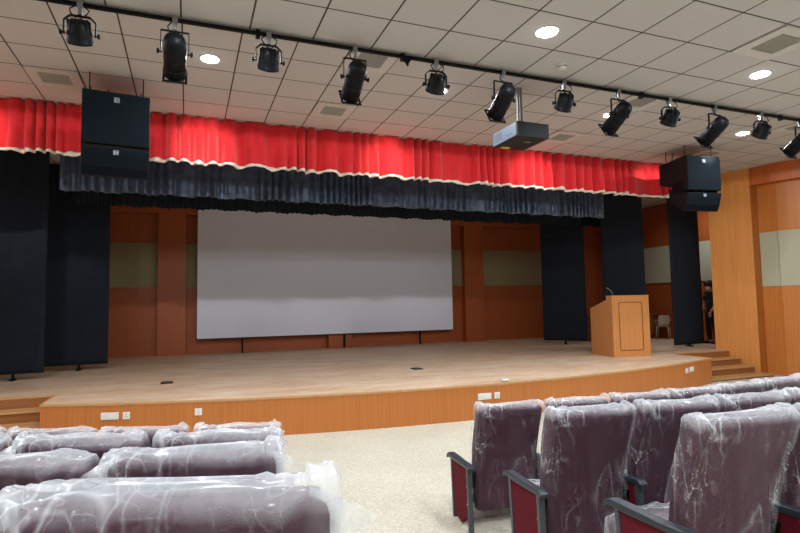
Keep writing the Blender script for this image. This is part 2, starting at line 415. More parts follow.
# steps at either side
for sg, x0, x1, lab in ((1, 9.85, 11.66, 'right'), (-1, -3.5, -1.74, 'left')):
    r = empty('stage_steps', ((x0 + x1) / 2, 8.9, ZF), 0, None, None, None, 'structure')
    r['label'] = 'short flight of wooden steps at the %s end of the stage' % lab
    ys_ = [8.72, 8.40, 8.08]
    for k, y in enumerate(ys_):
        zt = ZS - .15 * (k + 1); w = (x1 + (.0 if k < 2 else .12)) if sg > 0 else x1; wl = x0 - (.12 if (sg < 0 and k == 2) else 0)
        cxm, cym = r.location.x, r.location.y
        o = MB().box(wl - cxm, w - cxm, y + .012 - cym, 9.0 - cym, 0, zt - .03 - ZF).build('step_riser', WOOD_H, r)
        o = MB().box(wl - cxm, w - cxm, y - .01 - cym, (9.0 if k == 0 else ys_[k - 1] + .02) - cym, zt - .03 - ZF, zt - ZF).build('step_tread', TREAD, r, bevel=.004)

# ------------------------------------------------------------------ ceiling fittings
DISC = emit('led_disc', (.86, .93, 1), 38)
def make_downlight():
    r = empty('ceiling_light', (0, 0, 0))
    MB().lathe([(.115, -.006), (.122, -.004), (.122, 0)], 32).build('rim', WHITE_PL, r)
    MB().lathe([(.10, -.004), (.098, -.012), (.08, -.018), (.04, -.021), (.001, -.022)], 32, cap=False).build('led_disc', DISC, r)
    return r
dl0 = make_downlight(); first = True; lamps = []
labs = {(0, 0): 'round recessed ceiling light left of centre, beyond the lighting track', (1, 0): 'round ceiling light half hidden behind the fifth stage light',
        (2, 0): 'round ceiling light showing behind the tilted black profile spotlight', (3, 0): 'round ceiling light farthest right, beside a small spotlight',
        (1, 1): 'bright round ceiling light nearest the smoke detector', (2, 1): 'bright round ceiling light at upper right, below the square vent',
        (0, 1): 'round ceiling light just above the frame at upper left'}
for j, y in enumerate((6.61, 4.21, 1.81, -.59, -2.99)):
    for i, x in enumerate((-2.772, .228, 3.228, 6.228, 9.228), -1):
        o = dl0 if first else copy_tree(dl0); first = False
        z = HF if y > STEP_Y else HN
        o.location = (x, y, z)
        tag(o, labs.get((i, j), 'round ceiling light outside the picture, over the seats'), 'ceiling light', 'recessed ceiling lights')
        lamps.append((o, (x, y, z)))

LA = bpy.data.lights.new('downlight', 'AREA'); LA.shape = 'DISK'; LA.size = .19; LA.energy = 34; LA.color = (.86, .93, 1); LA.spread = R(150)
LP = bpy.data.lights.new('wide_beam', 'SPOT'); LP.shadow_soft_size = .05; LP.energy = 150; LP.color = (.9, .95, 1); LP.spot_size = R(175); LP.spot_blend = .04
LQ = bpy.data.lights.new('wide_beam_seats', 'SPOT'); LQ.shadow_soft_size = .05; LQ.energy = 95; LQ.color = (.84, .92, 1); LQ.spot_size = R(175); LQ.spot_blend = .04
LG_ = bpy.data.lights.new('added_valance_beam', 'SPOT'); LG_.shadow_soft_size = .04; LG_.energy = 430; LG_.color = (1, .93, .86); LG_.spot_size = R(32); LG_.spot_blend = 1  # extra spot added for bright patches on the valance
for o, q_ in lamps:
    if q_[1] > 6:      # narrow beams added in the row nearest the stage to brighten the valance
        lo = bpy.data.objects.new('added_valance_beam', LG_); COL.objects.link(lo); lo.location = (0, 0, -.04); lo.parent = o
        lo.rotation_euler = (R(90 - 13), 0, 0)
for o, q_ in lamps:
    for L, dz in ((LA, -.026), (LP if q_[1] > 6 else LQ, -.03)):
        lo = bpy.data.objects.new(L.name, L); COL.objects.link(lo); lo.location = (0, 0, dz); lo.parent = o
for x, y, lab in ((12.7, 10.9, 'unseen ceiling light added over the right wing of the stage'), (-4.4, 10.9, 'unseen ceiling light added over the left wing of the stage')):
    o = copy_tree(dl0)
    for c_ in [c_ for c_ in bpy.data.objects if c_.parent == o and c_.type == 'LIGHT']: bpy.data.objects.remove(c_)
    o.location = (x, y, HF); tag(o, lab, 'ceiling light', 'recessed ceiling lights')
    lo = bpy.data.objects.new('added_wing_lamp', LA.copy()); lo.data.energy = 30 if x > 0 else 8; COL.objects.link(lo); lo.location = (0, 0, -.026); lo.parent = o  # unseen wing lights added to brighten the sides of the stage
def make_vent(s=.60, g=.30):
    r = empty('ceiling_vent')
    m = MB()
    a = s / 2 - .012; b = g / 2 + .02
    m.box(-a, a, -a, -b, -.014, 0); m.box(-a, a, b, a, -.014, 0); m.box(-a, -b, -b, b, -.014, 0); m.box(b, a, -b, b, -.014, 0)
    m.build('frame', simple('vent_frame', (202, 200, 198), .6), r)
    MB().box(-b, b, -b, b, -.004, 0).build('backing', GRILL_D, r)
    m = MB(); nn = 11
    for k in range(nn):
        y = -g / 2 + g * (k + .5) / nn
        m.add([(-b, y - .009, -.005), (b, y - .009, -.005), (b, y + .006, -.018), (-b, y + .006, -.018), (-b, y - .006, -.003), (b, y - .006, -.003), (b, y + .009, -.016), (-b, y + .009, -.016)],
              [(0, 1, 2, 3), (4, 7, 6, 5), (0, 4, 5, 1), (2, 6, 7, 3), (0, 3, 7, 4), (1, 5, 6, 2)])
    m.build('slats', GRILL, r)
    return r
v0 = make_vent(); first = True
for (x, y, lab) in ((-1.572, 7.81, 'square ceiling vent left of the left speaker stack'), (1.728, 6.01, 'square ceiling vent behind the second profile spotlight'),
                    (2.028, 7.81, 'square ceiling vent above the middle of the red valance'), (6.228, 6.01, 'square ceiling vent right of the middle of the lighting track'),
                    (6.228, 7.81, 'small-looking ceiling vent right of the projector'), (-1.572, 5.41, 'square ceiling vent in the top left corner of the picture'),
                    (5.628, 3.61, 'large ceiling vent at the upper right, over the near ceiling'), (9.828, 7.81, 'ceiling vent directly above the right speaker stack'), (9.8, 5.75, 'ceiling vent at the far right edge near the track')):
    if abs(y - 7.81) < .01: y = 7.61 + .2 - .2 + .0
    o = v0 if first else copy_tree(v0); first = False
    o.location = (.528 + .6 * round((x - .828) / .6) + .3, .31 + .6 * round((y - .61) / .6) + .3, HF if y > STEP_Y else HN)
    tag(o, lab, 'vent', 'square ceiling vents')
sd = empty('smoke_detector', (3.85, 4.77, HN), 0, 'small white round smoke detector on the ceiling', 'smoke detector')
MB().lathe([(.062, 0), (.062, -.012), (.052, -.016), (.05, -.035), (.038, -.045), (0.001, -.046)], 28).build('body', WHITE_PL, sd)
MB().lathe([(.0505, -.022), (.0525, -.022), (.0525, -.029), (.0505, -.029)], 28, cap=False).build('slot_ring', GRILL_D, sd)

# ------------------------------------------------------------------ lighting track and stage lights
TZ = 2.545; TY = 5.09
tr = empty('lighting_track', (4, TY, TZ), 0, 'long black lighting track along the ceiling step carrying the stage lights', 'lighting track')
MB().box(-8, 8, -.018, .018, 0.008, .036).build('rail', BLACK_METAL, tr)
for x in (-5.8, -3.4, -1.93, 1.3, 3.9):
    MB().box(x - .02, x + .02, -.026, .026, -.022, .05).build('hanger', BLACK_METAL, tr)
MB().prism([(-1.95, -.0), (-1.83, -.0), (-1.86, -.035), (-1.87, -.07), (-1.9, -.03)], -.015, .015, 'y').build('connector', BLACK_METAL, tr)
for x in (-5.8, -3.4, -1.93, 1.3, 3.9):
    MB().tube([(x, 0, .03), (x, 0, HN - TZ)], .008, 8).build('suspension_rod', STEEL, tr)

def arm_yoke(m, hw, zt, zp, w=.018, t=.005, rnd_=.0):
    """flat U bracket: top bar at zt, arms down to zp at x=+-hw"""
    pts = [(-hw, zp - .02), (-hw, zt - rnd_), (-hw + rnd_, zt), (hw - rnd_, zt), (hw, zt - rnd_), (hw, zp - .02)]
    for a, b in zip(pts, pts[1:]):
        A = Vector((a[0], 0, a[1])); B = Vector((b[0], 0, b[1])); d = (B - A)
        if d.length < 1e-6: continue
        nrm = Vector((d.z, 0, -d.x)).normalized() * t
        q = [A + nrm, B + nrm, B - nrm, A - nrm]
        vs = [(p.x, -w, p.z) for p in q] + [(p.x, w, p.z) for p in q]
        m.add(vs, [(0, 1, 2, 3), (7, 6, 5, 4), (0, 4, 5, 1), (1, 5, 6, 2), (2, 6, 7, 3), (3, 7, 4, 0)])
def tiltM(pitch, z):
    # body axis: local +Z points along the beam (forward +Y, down by pitch)
    d = Vector((0, math.cos(pitch), -math.sin(pitch)))
    return Matrix.Translation((0, 0, z)) @ d.to_track_quat('Z', 'Y').to_matrix().to_4x4()
def make_long():
    r = empty('profile_spotlight')
    c = MB(); c.box(-.016, .016, -.02, .02, -.07, .0); c.box(-.022, .022, -.03, .03, -.012, .045)
    c.build('clamp', STEEL, r)
    y = MB(); arm_yoke(y, .116, -.085, -.27, .012, .004); y.build('yoke', BLACK_METAL, r)
    M = tiltM(R(34), -.285)
    b = MB()
    b.lathe([(.004, -.185), (.045, -.178), (.074, -.16), (.088, -.135), (.094, -.11), (.095, -.09), (.095, .225), (.087, .225), (.085, .14)], 32, M)
    for q_ in (-.05, .04, .14): b.lathe([(.0945, q_), (.098, q_ + .001), (.098, q_ + .009), (.0945, q_ + .01)], 32, M, smooth=False, cap=False)
    b.build('body', BLACK_METAL, r)
    g = MB(); a = .106
    g.box(-a, a, -a, -.085, .222, .232, M); g.box(-a, a, .085, a, .222, .232, M); g.box(-a, -.085, -.085, .085, .222, .232, M); g.box(.085, a, -.085, .085, .222, .232, M)
    g.build('gel_frame', BLACK_METAL, r)
    MB().lathe([(.084, .16), (.05, .178), (.001, .184)], 24, M, cap=False).build('lens', simple('lens_glass', (70, 82, 98), .08), r)
    for s in (-1, 1):
        K = Matrix.Translation((s * .116, 0, -.28)) @ Matrix.Rotation(s * PI / 2, 4, 'Y')
        MB().lathe([(.008, -.012), (.008, .012), (.022, .014), (.024, .03), (.008, .034)], 12, K).build('knob', BLACK_MATT, r)
    MB().tube([(-.03, -.0, 0), (-.06, -.03, -.06), (-.045, -.05, -.12), (-.02, -.10, -.15), (0, -.15, -.17)], .006, 8).build('cable', BLACK_MATT, r)
    return r
def make_short():
    r = empty('par_spotlight')
    c = MB(); c.box(-.016, .016, -.02, .02, -.07, .0); c.box(-.022, .022, -.03, .03, -.012, .045)
    c.build('clamp', STEEL, r)
    y = MB(); arm_yoke(y, .118, -.08, -.225, .014, .005, .045); y.build('yoke', BLACK_METAL, r)
    M = tiltM(R(52), -.235)
    b = MB()
    b.lathe([(.004, -.118), (.045, -.115), (.07, -.1), (.082, -.07), (.09, -.03), (.098, .0), (.099, .05), (.104, .055), (.104, .072), (.096, .075), (.09, .05)], 28, M)
    for k in range(8):
        a = 2 * PI * k / 8
        b.box(-.006, .006, .05, .088, -.11, -.03, M @ Matrix.Rotation(a, 4, 'Z'))
    b.build('body', BLACK_METAL, r)
    MB().lathe([(.096, .055), (.05, .07), (.001, .076)], 24, M, cap=False).build('lens', simple('lens_glass', (70, 82, 98), .08), r)
    for s in (-1, 1):
        K = Matrix.Translation((s * .118, 0, -.235)) @ Matrix.Rotation(s * PI / 2, 4, 'Y')
        MB().lathe([(.008, -.012), (.008, .012), (.02, .014), (.022, .03), (.008, .034)], 12, K).build('knob', BLACK_MATT, r)
    for dx in (-.02, .02):
        MB().tube([(dx * 1.5, -.02, 0), (dx * 3.6, -.04, -.04), (dx * 3, -.07, -.09), (dx, -.07, -.13)], .006, 8).build('cable', BLACK_MATT, r)
    return r
LG = make_long(); SH = make_short()
ords = ['first', 'second', 'third', 'fourth', 'fifth', 'sixth', 'seventh', 'eighth', 'ninth', 'tenth', 'eleventh', 'twelfth', 'thirteenth']
fx = [('L', -1.62, 'long black profile spotlight cut off by the left edge of the picture', 0), ('S', -.86, 'short round black stage light, leftmost on the track, wide steel yoke', 0),
      ('L', -.12, 'long black spotlight hanging above the left speaker, pointing straight down', 0), ('S', .70, 'short black stage light with steel yoke left of the middle of the track', 0),
      ('L', 1.55, 'long black spotlight hanging in front of a ceiling vent', 0), ('S', 2.45, 'short black stage light with a bright ceiling lamp glowing under it', -4),
      ('L', 3.28, 'long black spotlight tilted left, directly above the projector', 0), ('S', 4.11, 'short black stage light between the projector and the lit ceiling lamp', -6),
      ('L', 4.93, 'long tilted black spotlight with a ceiling lamp shining past it', 2), ('S', 5.77, 'short black stage light hanging just above and left of the right speakers', -8),
      ('L', 6.58, 'long tilted black spotlight directly above the right speaker stack', 2), ('S', 7.48, 'short black stage light beside the farthest right ceiling lamp', -8),
      ('L', 8.32, 'long black spotlight at the right edge of the picture', 2)]
used = set()
for i, (k, x, lab, rz) in enumerate(fx):
    src = LG if k == 'L' else SH
    o = src if k not in used else copy_tree(src); used.add(k)
    o.location = (x, TY, TZ); o.rotation_euler = (0, 0, R(rz))
    tag(o, lab, 'stage light', 'long stage spotlights on the track' if k == 'L' else 'short stage lights on the track')

# ------------------------------------------------------------------ projector
pj = empty('projector', (4.22, 5.86, 2.15), 0, 'dark ceiling-mounted projector hanging on a steel pole', 'projector')
MB().box(-.25, .25, -.0, .60, 0, .20).build('body', [PROJ], pj, bevel=.012)
MB().box(-.2545, -.248, .02, .58, .012, .188).build('side_panel', PROJ_S, pj)
m = MB()
for k in range(9): m.box(-.258, -.252, .36 + .022 * k, .37 + .022 * k, .05, .16)
m.build('vent', GRILL_D, pj)
for k in range(3): MB().box(-.258, -.252, .12 + .05 * k, .135 + .05 * k, .06, .07).build('socket', BLACK_MATT, pj)
MB().lathe([(.07, 0), (.07, .05), (.06, .055), (.055, .03)], 24, Matrix.Translation((.05, .61, .11)) @ Matrix.Rotation(-PI / 2, 4, 'X')).build('lens', BLACK_MATT, pj)
MB().box(-.16, -.03, .5, .58, -.004, .0).build('warning_sticker', YELLOW, pj)
MB().box(.0, .10, .2, .225, -.003, .0).build('badge', GRILL, pj)
MB().lathe([(.09, .215), (.09, .225), (.02, .23)], 20, Matrix.Translation((.0, .3, 0))).build('mount_plate', BLACK_METAL, pj)
m = MB()
for dx in (-.024, .024): m.box(dx - .012, dx + .012, .285, .315, .225, HF - 2.15)
m.build('mount_pole', STEEL, pj)
MB().box(.1, .16, .2, .3, .215, .24).build('cable_box', BLACK_MATT, pj)

# ------------------------------------------------------------------ loudspeaker stacks
def logo(m, x, y, z, s, M=None):
    t = .004; e = s * .09
    m.box(x - s, x + s, y - t, y, z - s, z - s + e, M); m.box(x - s, x + s, y - t, y, z + s - e, z + s, M)
    m.box(x - s, x - s + e, y - t, y, z - s, z + s, M); m.box(x + s - e, x + s, y - t, y, z - s, z + s, M)
    for dz in (-.55, 0, .55): m.box(x - .7 * s, x - .05 * s, y - t, y, z + (dz - .08) * s, z + (dz + .08) * s, M)
    m.box(x - .7 * s, x - .55 * s, y - t, y, z - .63 * s, z + .63 * s, M)
    m.prism([(x + .05 * s, z + .63 * s), (x + .22 * s, z + .63 * s), (x + .45 * s, z - .3 * s), (x + .68 * s, z + .63 * s), (x + .85 * s, z + .63 * s), (x + .52 * s, z - .63 * s), (x + .38 * s, z - .63 * s)], y - t, y, 'y', M)
def speaker(loc, rz, lab):
    r = empty('speaker_stack', loc, rz, lab, 'loudspeaker', 'hanging loudspeaker stacks')
    W = .375
    top = [(0, .99), (-.012, .88), (-.012, .50), (0, .335), (.05, .33), (.74, .56), (.74, .96), (.05, 1.0)]
    b = MB().prism(top, -W, W, 'x').build('upper_cabinet', SPK_SIDE, r, bevel=.006)
    g = MB().prism([(-.006, .985), (-.018, .88), (-.018, .50), (-.006, .343), (.01, .345), (.0, .50), (.0, .88), (.01, .985)], -W + .008, W - .008, 'x').build('grille', SPK, b)
    m = MB(); logo(m, 0, -.017, .89, .03); m.build('logo', simple('logo_silver', (185, 190, 196), .4, .0), b)
    low = [(.0, .285), (.015, .2), (.055, .06), (.11, -.045), (.15, -.05), (.5, .17), (.5, .44), (.05, .295)]
    c = MB().prism(low, -W, W, 'x').build('lower_cabinet', SPK_SIDE, r, bevel=.006)
    MB().prism([(-.006, .28), (.009, .2), (.049, .06), (.104, -.04), (.12, -.04), (.065, .06), (.025, .2), (.012, .28)], -W + .008, W - .008, 'x').build('grille', SPK, c)
    m = MB(); logo(m, 0, .001, .235, .028); m.build('logo', simple('logo_silver', (185, 190, 196), .4, .0), c)
    for s in (-1, 1):
        MB().box(s * .377 - .004, s * .377 + .004, .1, .4, .30, .52).build('rigging_plate', BLACK_METAL, r)
    top_z = HF - loc[2]
    for s in (-1, 1):
        for y in (.12, .62):
            MB().tube([(s * .3, y, .96), (s * .3, y, top_z)], .007, 8).build('hanging_chain', BLACK_METAL, r)
    MB().tube([(.1, .7, .8), (.05, .8, .95), (-.05, .75, 1.1), (-.1, .65, top_z)], .008, 8).build('cable', BLACK_MATT, r)
    return r
spl = speaker((-.83, 7.38, 1.68), R(7), 'black two-box loudspeaker stack hanging on the left')
MB().box(-.35, .35, .06, .44, .28, .36).build('gap_filler', SPK_SIDE, spl)  # filler box added so the gap between the cabinets looks dark
speaker((9.11, 7.34, 1.71), R(-8), 'black two-box loudspeaker stack hanging on the right')

# ------------------------------------------------------------------ curtains
def drape(x0, x1, y, ztop, zbot, seed, wav=.14, amp=.03, step=.012, rag=0.0, taper=.35, nz=10):
    rg = random.Random(seed); xs = []; x = x0
    while x < x1 + 1e-6: xs.append(x); x += step
    rows = []
    for j in range(nz + 1):
        t = j / nz; row = []
        for x in xs:
            ph = x / wav + 1.3 * noise.noise(Vector((x * 1.1, seed, 0))) * 2
            a = math.sin(2 * PI * ph); a = math.copysign(abs(a) ** .7, a)
            am = amp * (.6 + .9 * noise.noise(Vector((x * 2.3, seed + 5, t * .6))) + .3)
            k = taper + (1 - taper) * t
            dy = am * a * k + .035 * k * noise.noise(Vector((x * 3.1, seed + 9, t * 1.5)))
            zb = zbot + rag * (noise.noise(Vector((x * 9, seed + 3, 0))) + .6 * math.sin(x * 2 * PI / .11)) + .012 * math.sin(x * 2 * PI / .58 + seed)
            row.append((x + .3 * am * math.cos(2 * PI * ph) * k * .5, y + dy, ztop + (zb - ztop) * t))
        rows.append(row)
    m = MB().grid(rows); return m, rows
m, rows = drape(-3.62, 10.95, 8.74, HF, 2.205, 3, .25, .07, taper=.6)
red = m.build('red_valance', RED, None, solid=.006)
tag(red, 'long pleated red valance hung from the ceiling with cream scalloped edging', 'curtain')
# cream braid following the lower edge
last = rows[-1]; bm_ = MB(); R1 = []; R2 = []; R3 = []; R4 = []
for (x, y, z) in last:
    w = .018 + .014 * max(0, math.sin(x * 2 * PI / .56)) ** 10 * 1.6 + .010 * abs(math.sin(x * 2 * PI / .28))
    R1.append((x, y - .012, z + w)); R2.append((x, y - .02, z)); R3.append((x, y - .008, z - w * .9)); R4.append((x, y + .01, z))
bm_.grid([R1, R2, R3, R4, R1]); bm_.build('cream_edging', CREAM, red)

m, rows = drape(-1.86, 8.80, 9.7, HF, 1.86, 11, .15, .045, .01, .004, .3)
sat = m.build('frilled_valance', SATIN, None, solid=.004)
tag(sat, 'dark navy satin frilled valance hanging just behind the red one', 'curtain')
m, rows = drape(-2.1, 11.3, 12.05, HF - .02, 2.05, 21, .10, .015, .012, .014, .5, 6)
tag(m.build('black_border', BLACK_CLOTH, None, solid=.006), 'plain black border curtain with uneven lower edge over the projection screen', 'curtain')

# black flats on stands
def flat(cx, cy, w, rz, lab, foot=(0, 0), zb=-1.09):
    r = empty('black_wing_flat', (cx, cy, ZS), rz, lab, 'stage flat', 'tall black stage flats')
    h = 2.88 - ZS
    rows = []
    f = []
    nx, nz = 14, 40
    for sgn in (-1, 1):
        rr = []
        for j in range(nz + 1):
            t = j / nz; z = (zb - ZS) + (h - (zb - ZS)) * t
            rr.append([(-w / 2 + w * i / nx, sgn * .02 + .006 * noise.noise(Vector((i * .3, j * .5, cx + sgn))), z) for i in range(nx + 1)])
        rows.append(rr)
    m = MB()
    m.grid(rows[0]); m.grid(rows[1])
    A, B = rows
    m.grid([[a[0] for a in A], [b[0] for b in B]]); m.grid([[a[-1] for a in A], [b[-1] for b in B]])
    m.grid([A[0], B[0]]); m.grid([A[-1], B[-1]])
    m.build('cloth_panel', BLACK_CLOTH, r)
    s = MB(); s.box(foot[0] - .02, foot[0] + .02, -.02, .02, .02, zb - ZS + .02); s.box(foot[0] - .035, foot[0] + .035, -.09, .09, 0, .03)
    s.build('foot', BLACK_METAL, r)
    return r
flat(-2.97, 11.2, 1.30, 0, 'leftmost tall black flat, cut off by the left edge of the picture', (.2, 0))
flat(-2.07, 12.35, 1.20, 0, 'tall black flat second from the left, overlapping the stage back wall', (.1, 0))
flat(9.75, 12.40, 1.16, R(-42), 'tall black flat right of the projection screen, half turned')
flat(10.56, 11.0, 1.02, R(-40), 'tall black flat directly behind the podium')
flat(11.77, 10.15, 1.05, R(3), 'rightmost tall black flat, beside the standing person', zb=-1.15)

# projection screen
sc = empty('projection_screen', (3.85, 14.72, ZS), 0, 'large white projection screen at the back of the stage', 'projection screen')
MB().box(-3.61, 3.61, -.008, .008, .40, 3.98).build('screen_surface', SCREEN, sc)
MB().box(-3.63, 3.63, .01, .05, .385, .42).build('bottom_bar', BLACK_METAL, sc)
for x in (-2.5, .25, 2.55):
    MB().box(x - .022, x + .022, .03, .07, .0, .45).build('support_leg', BLACK_METAL, sc)
MB().lathe([(.06, -3.64), (.06, 3.64)], 20, Matrix.Translation((0, .04, 4.03)) @ Matrix.Rotation(PI / 2, 4, 'Y')).build('roller_tube', WHITE_PL, sc)

# ------------------------------------------------------------------ podium
pd = empty('podium', (8.31, 9.02, ZS), R(-11), 'orange wood podium with a slanted reading top and rounded front panel line', 'podium')
side = [(0, 0), (.035, 0), (.88, .0), (.88, 1.02), (.22, 1.20), (.22, 1.285), (0, 1.285)]
for x in (0, .825): MB().prism(side, x, x + .035, 'x').build('side_panel', WOOD_POD, pd, bevel=.003)
m = MB(); m.box(.035, .825, .0, .03, 0, 1.27); m.build('front_panel', WOOD_POD, pd)
m = MB(); m.box(-.005, .865, -.006, .22, 1.27, 1.292); m.build('top_shelf', WOOD_POD, pd, bevel=.003)
m = MB(); m.prism([(.22, 1.20), (.88, 1.02), (.88, .995), (.22, 1.175)],   .03, .83, 'x'); m.box(.035, .825, .20, .22, 1.17, 1.275); m.build('reading_board', WOOD_POD, pd)
m = MB()
def rrect(x0, x1, z0, z1, r, k=5):
    P = []
    for cx_, cz_, a0 in ((x1 - r, z1 - r, 0), (x0 + r, z1 - r, PI / 2), (x0 + r, z0 + r, PI), (x1 - r, z0 + r, 1.5 * PI)):
        for i in range(k + 1):
            a = a0 + PI / 2 * i / k; P.append((cx_ + r * math.cos(a), cz_ + r * math.sin(a)))
    return P
o1 = rrect(.15, .70, .13, 1.15, .045); i1 = rrect(.163, .687, .143, 1.137, .033)
for (A, B) in ((o1, i1),):
    n = len(A)
    for i in range(n):
        j = (i + 1) % n
        q = [A[i], A[j], B[j], B[i]]
        m.add([(p[0], -.003, p[1]) for p in q] + [(p[0], .001, p[1]) for p in q], [(0, 1, 2, 3), (7, 6, 5, 4), (0, 4, 5, 1), (2, 6, 7, 3)])
m.build('panel_groove', GROOVE, pd)
mic = empty('gooseneck_microphone', (8.42, 9.10, ZS + 1.292), 0, 'thin gooseneck microphone standing on the podium top', 'microphone')
MB().lathe([(.03, 0), (.03, .012), (.01, .02)], 16).build('base', BLACK_MATT, mic)
MB().tube([(0, 0, .01), (-.02, 0, .07), (-.06, .01, .12), (-.12, .02, .155), (-.15, .02, .165)], .006, 8).build('gooseneck', GRILL, mic)
MB().tube([(-.15, .02, .165), (-.165, .02, .168), (-.185, .02, .172)], [.007, .011, .008], 10).build('capsule', BLACK_MATT, mic)

# ------------------------------------------------------------------ things at the back of the stage
tb = empty('long_table', (12.2, 13.05, ZS), 0, 'long brown wooden table behind the podium by the stage wall', 'table')
MB().box(-1.25, 1.3, -.3, .3, .72, .76).build('tabletop', WOOD_H, tb, bevel=.004)
MB().box(-1.2, 1.25, -.27, -.25, .1, .72).build('modesty_panel', WOOD_H, tb)
for x in (-1.2, 1.21):
    MB().box(x - .02, x + .02, -.27, .27, 0, .72).build('end_panel', WOOD_H, tb)
ch = empty('plastic_chair', (13.36, 12.42, ZS), R(125), 'pale beige plastic armchair at the back right of the stage', 'chair')
ch.scale = (.8, .85, .87)
m = MB(); rows = []
for j in range(9):
    t = j / 8; z = .44 + .36 * t; y = -.2 - .09 * t; w = .2 - .02 * t + .02 * math.sin(t * PI)
    rows.append([(-w + 2 * w * i / 10, y - .04 * (1 - ((i - 5) / 5) ** 2), z) for i in range(11)])
m.grid(rows); m.build('backrest', BEIGE_PL, ch, solid=.008)
rows = []
for j in range(8):
    t = j / 7; rows.append([(-.21 + .42 * i / 8, -.2 + .42 * t, .435 - .012 * math.sin(PI * i / 8) * math.sin(PI * t)) for i in range(9)])
MB().grid(rows).build('seat', BEIGE_PL, ch, solid=.012)
for sx in (-1, 1):
    for (y0, y1) in ((-.2, -.27), (.2, .24)):
        MB().tube([(sx * .19, y0, .43), (sx * .22, y1, 0)], [.022, .015], 8).build('leg', BEIGE_PL, ch)
    MB().tube([(sx * .2, -.24, .62), (sx * .24, -.1, .645), (sx * .245, .12, .63), (sx * .22, .18, .56), (sx * .2, .17, .43)], .017, 8).build('armrest', BEIGE_PL, ch)
for (x, y, lab) in ((-.29, 9.55, 'small dark floor socket box on the left of the stage floor'), (3.93, 9.25, 'small dark floor socket box near the middle of the stage floor')):
    f = empty('floor_box', (x, y, ZS), 0, lab, 'floor socket', 'floor boxes in the stage')
    MB().box(-.09, .09, -.11, .11, 0, .01).build('lid', BLACK_MATT, f, bevel=.003)
    MB().box(-.06, .06, -.08, .08, .01, .022).build('flap', GREY_METAL, f, bevel=.003)
o = MB(); rg = random.Random(4)
vs = []
o.lathe([(.004, 0), (.035, .004), (.045, .02), (.03, .035), (.003, .04)], 9, Matrix.Scale(1.6, 4, (1, 0, 0)))
for i, v_ in enumerate(o.v): o.v[i] = v_ + Vector((rg.uniform(-.008, .008), rg.uniform(-.008, .008), rg.uniform(0, .006)))
ob = o.build('crumpled_paper', WHITE_PL); ob.location = (4.47, 7.12, ZS + .004)
tag(ob, 'crumpled white scrap lying on the front edge of the stage', 'paper')
pk = empty('wood_offcut', (3.7, 6.78, ZF + .006), R(7), 'thin brown wood offcut on the carpet at the foot of the stage', 'wood strip')
MB().box(-.33, .33, -.035, .035, 0, .018).build('plank', WOOD_H, pk)
MB().box(-.20, .36, .045, .07, 0, .012).build('lath', WOOD_H, pk)

# switch plates on the stage front
def plate(x, w, z, kind, lab):
    y = arc_y(x); rz = math.atan((x - 4.3) / 16.25)
    r = empty('wall_socket', (x, y, z), rz, lab, 'socket', 'white sockets on the stage front')
    MB().box(-w / 2, w / 2, -.014, .0, -.045, .045).build('plate', WHITE_PL, r, bevel=.004)
    if kind == 'multi':
        for k in range(3):
            MB().box(-w / 2 + .03 + k * (w - .06) / 3, -w / 2 + .02 + (k + 1) * (w - .06) / 3, -.018, -.013, -.028, .028).build('switch', WHITE_PL, r, bevel=.002)
    else:
        m = MB()
        for dx, dz in ((0, .015), (-.014, -.012), (.014, -.012)):
            m.lathe([(.005, 0), (.005, .003)], 10, Matrix.Translation((dx, -.0165, dz)) @ Matrix.Rotation(-PI / 2, 4, 'X'))
        m.build('pin_holes', GRILL_D, r)
plate(-.90, .22, -1.36, 'multi', 'wide white socket plate leftmost on the stage front')
plate(-.705, .09, -1.36, 'one', 'small square white socket beside the leftmost wide plate')
plate(.15, .09, -1.345, 'one', 'lone square white socket on the left part of the stage front')
plate(4.06, .22, -1.375, 'multi', 'wide white socket plate near the middle of the stage front')
plate(4.27, .09, -1.375, 'one', 'small white socket right of the middle wide plate')
plate(8.77, .09, -1.36, 'one', 'small white socket near the right end of the stage front')
plate(8.96, .16, -1.345, 'multi', 'wider white plate nearest the right-hand steps')

# ------------------------------------------------------------------ person
def skin_chain(name, mat, parent, pts, edges, root=0, sub=2):
    me = bpy.data.meshes.new(name); me.from_pydata([p[0] for p in pts], edges, [])
    me.materials.append(mat)
    o = bpy.data.objects.new(name, me); COL.objects.link(o); o.parent = parent
    sk = o.modifiers.new('skin', 'SKIN'); sk.use_smooth_shade = True
    for i, p in enumerate(pts):
        d = me.skin_vertices[0].data[i]; r = p[1]; d.radius = r if isinstance(r, tuple) else (r, r)
        d.use_root = (i == root)
    o.modifiers.new('sub', 'SUBSURF').levels = sub; o.modifiers['sub'].render_levels = sub
    return o
ps = empty('person', (12.93, 10.42, ZS), R(-98), 'person with face mask in dark green dotted shirt and black trousers, partly behind the pillar', 'person')
ps.scale = (.97, .97, .965)
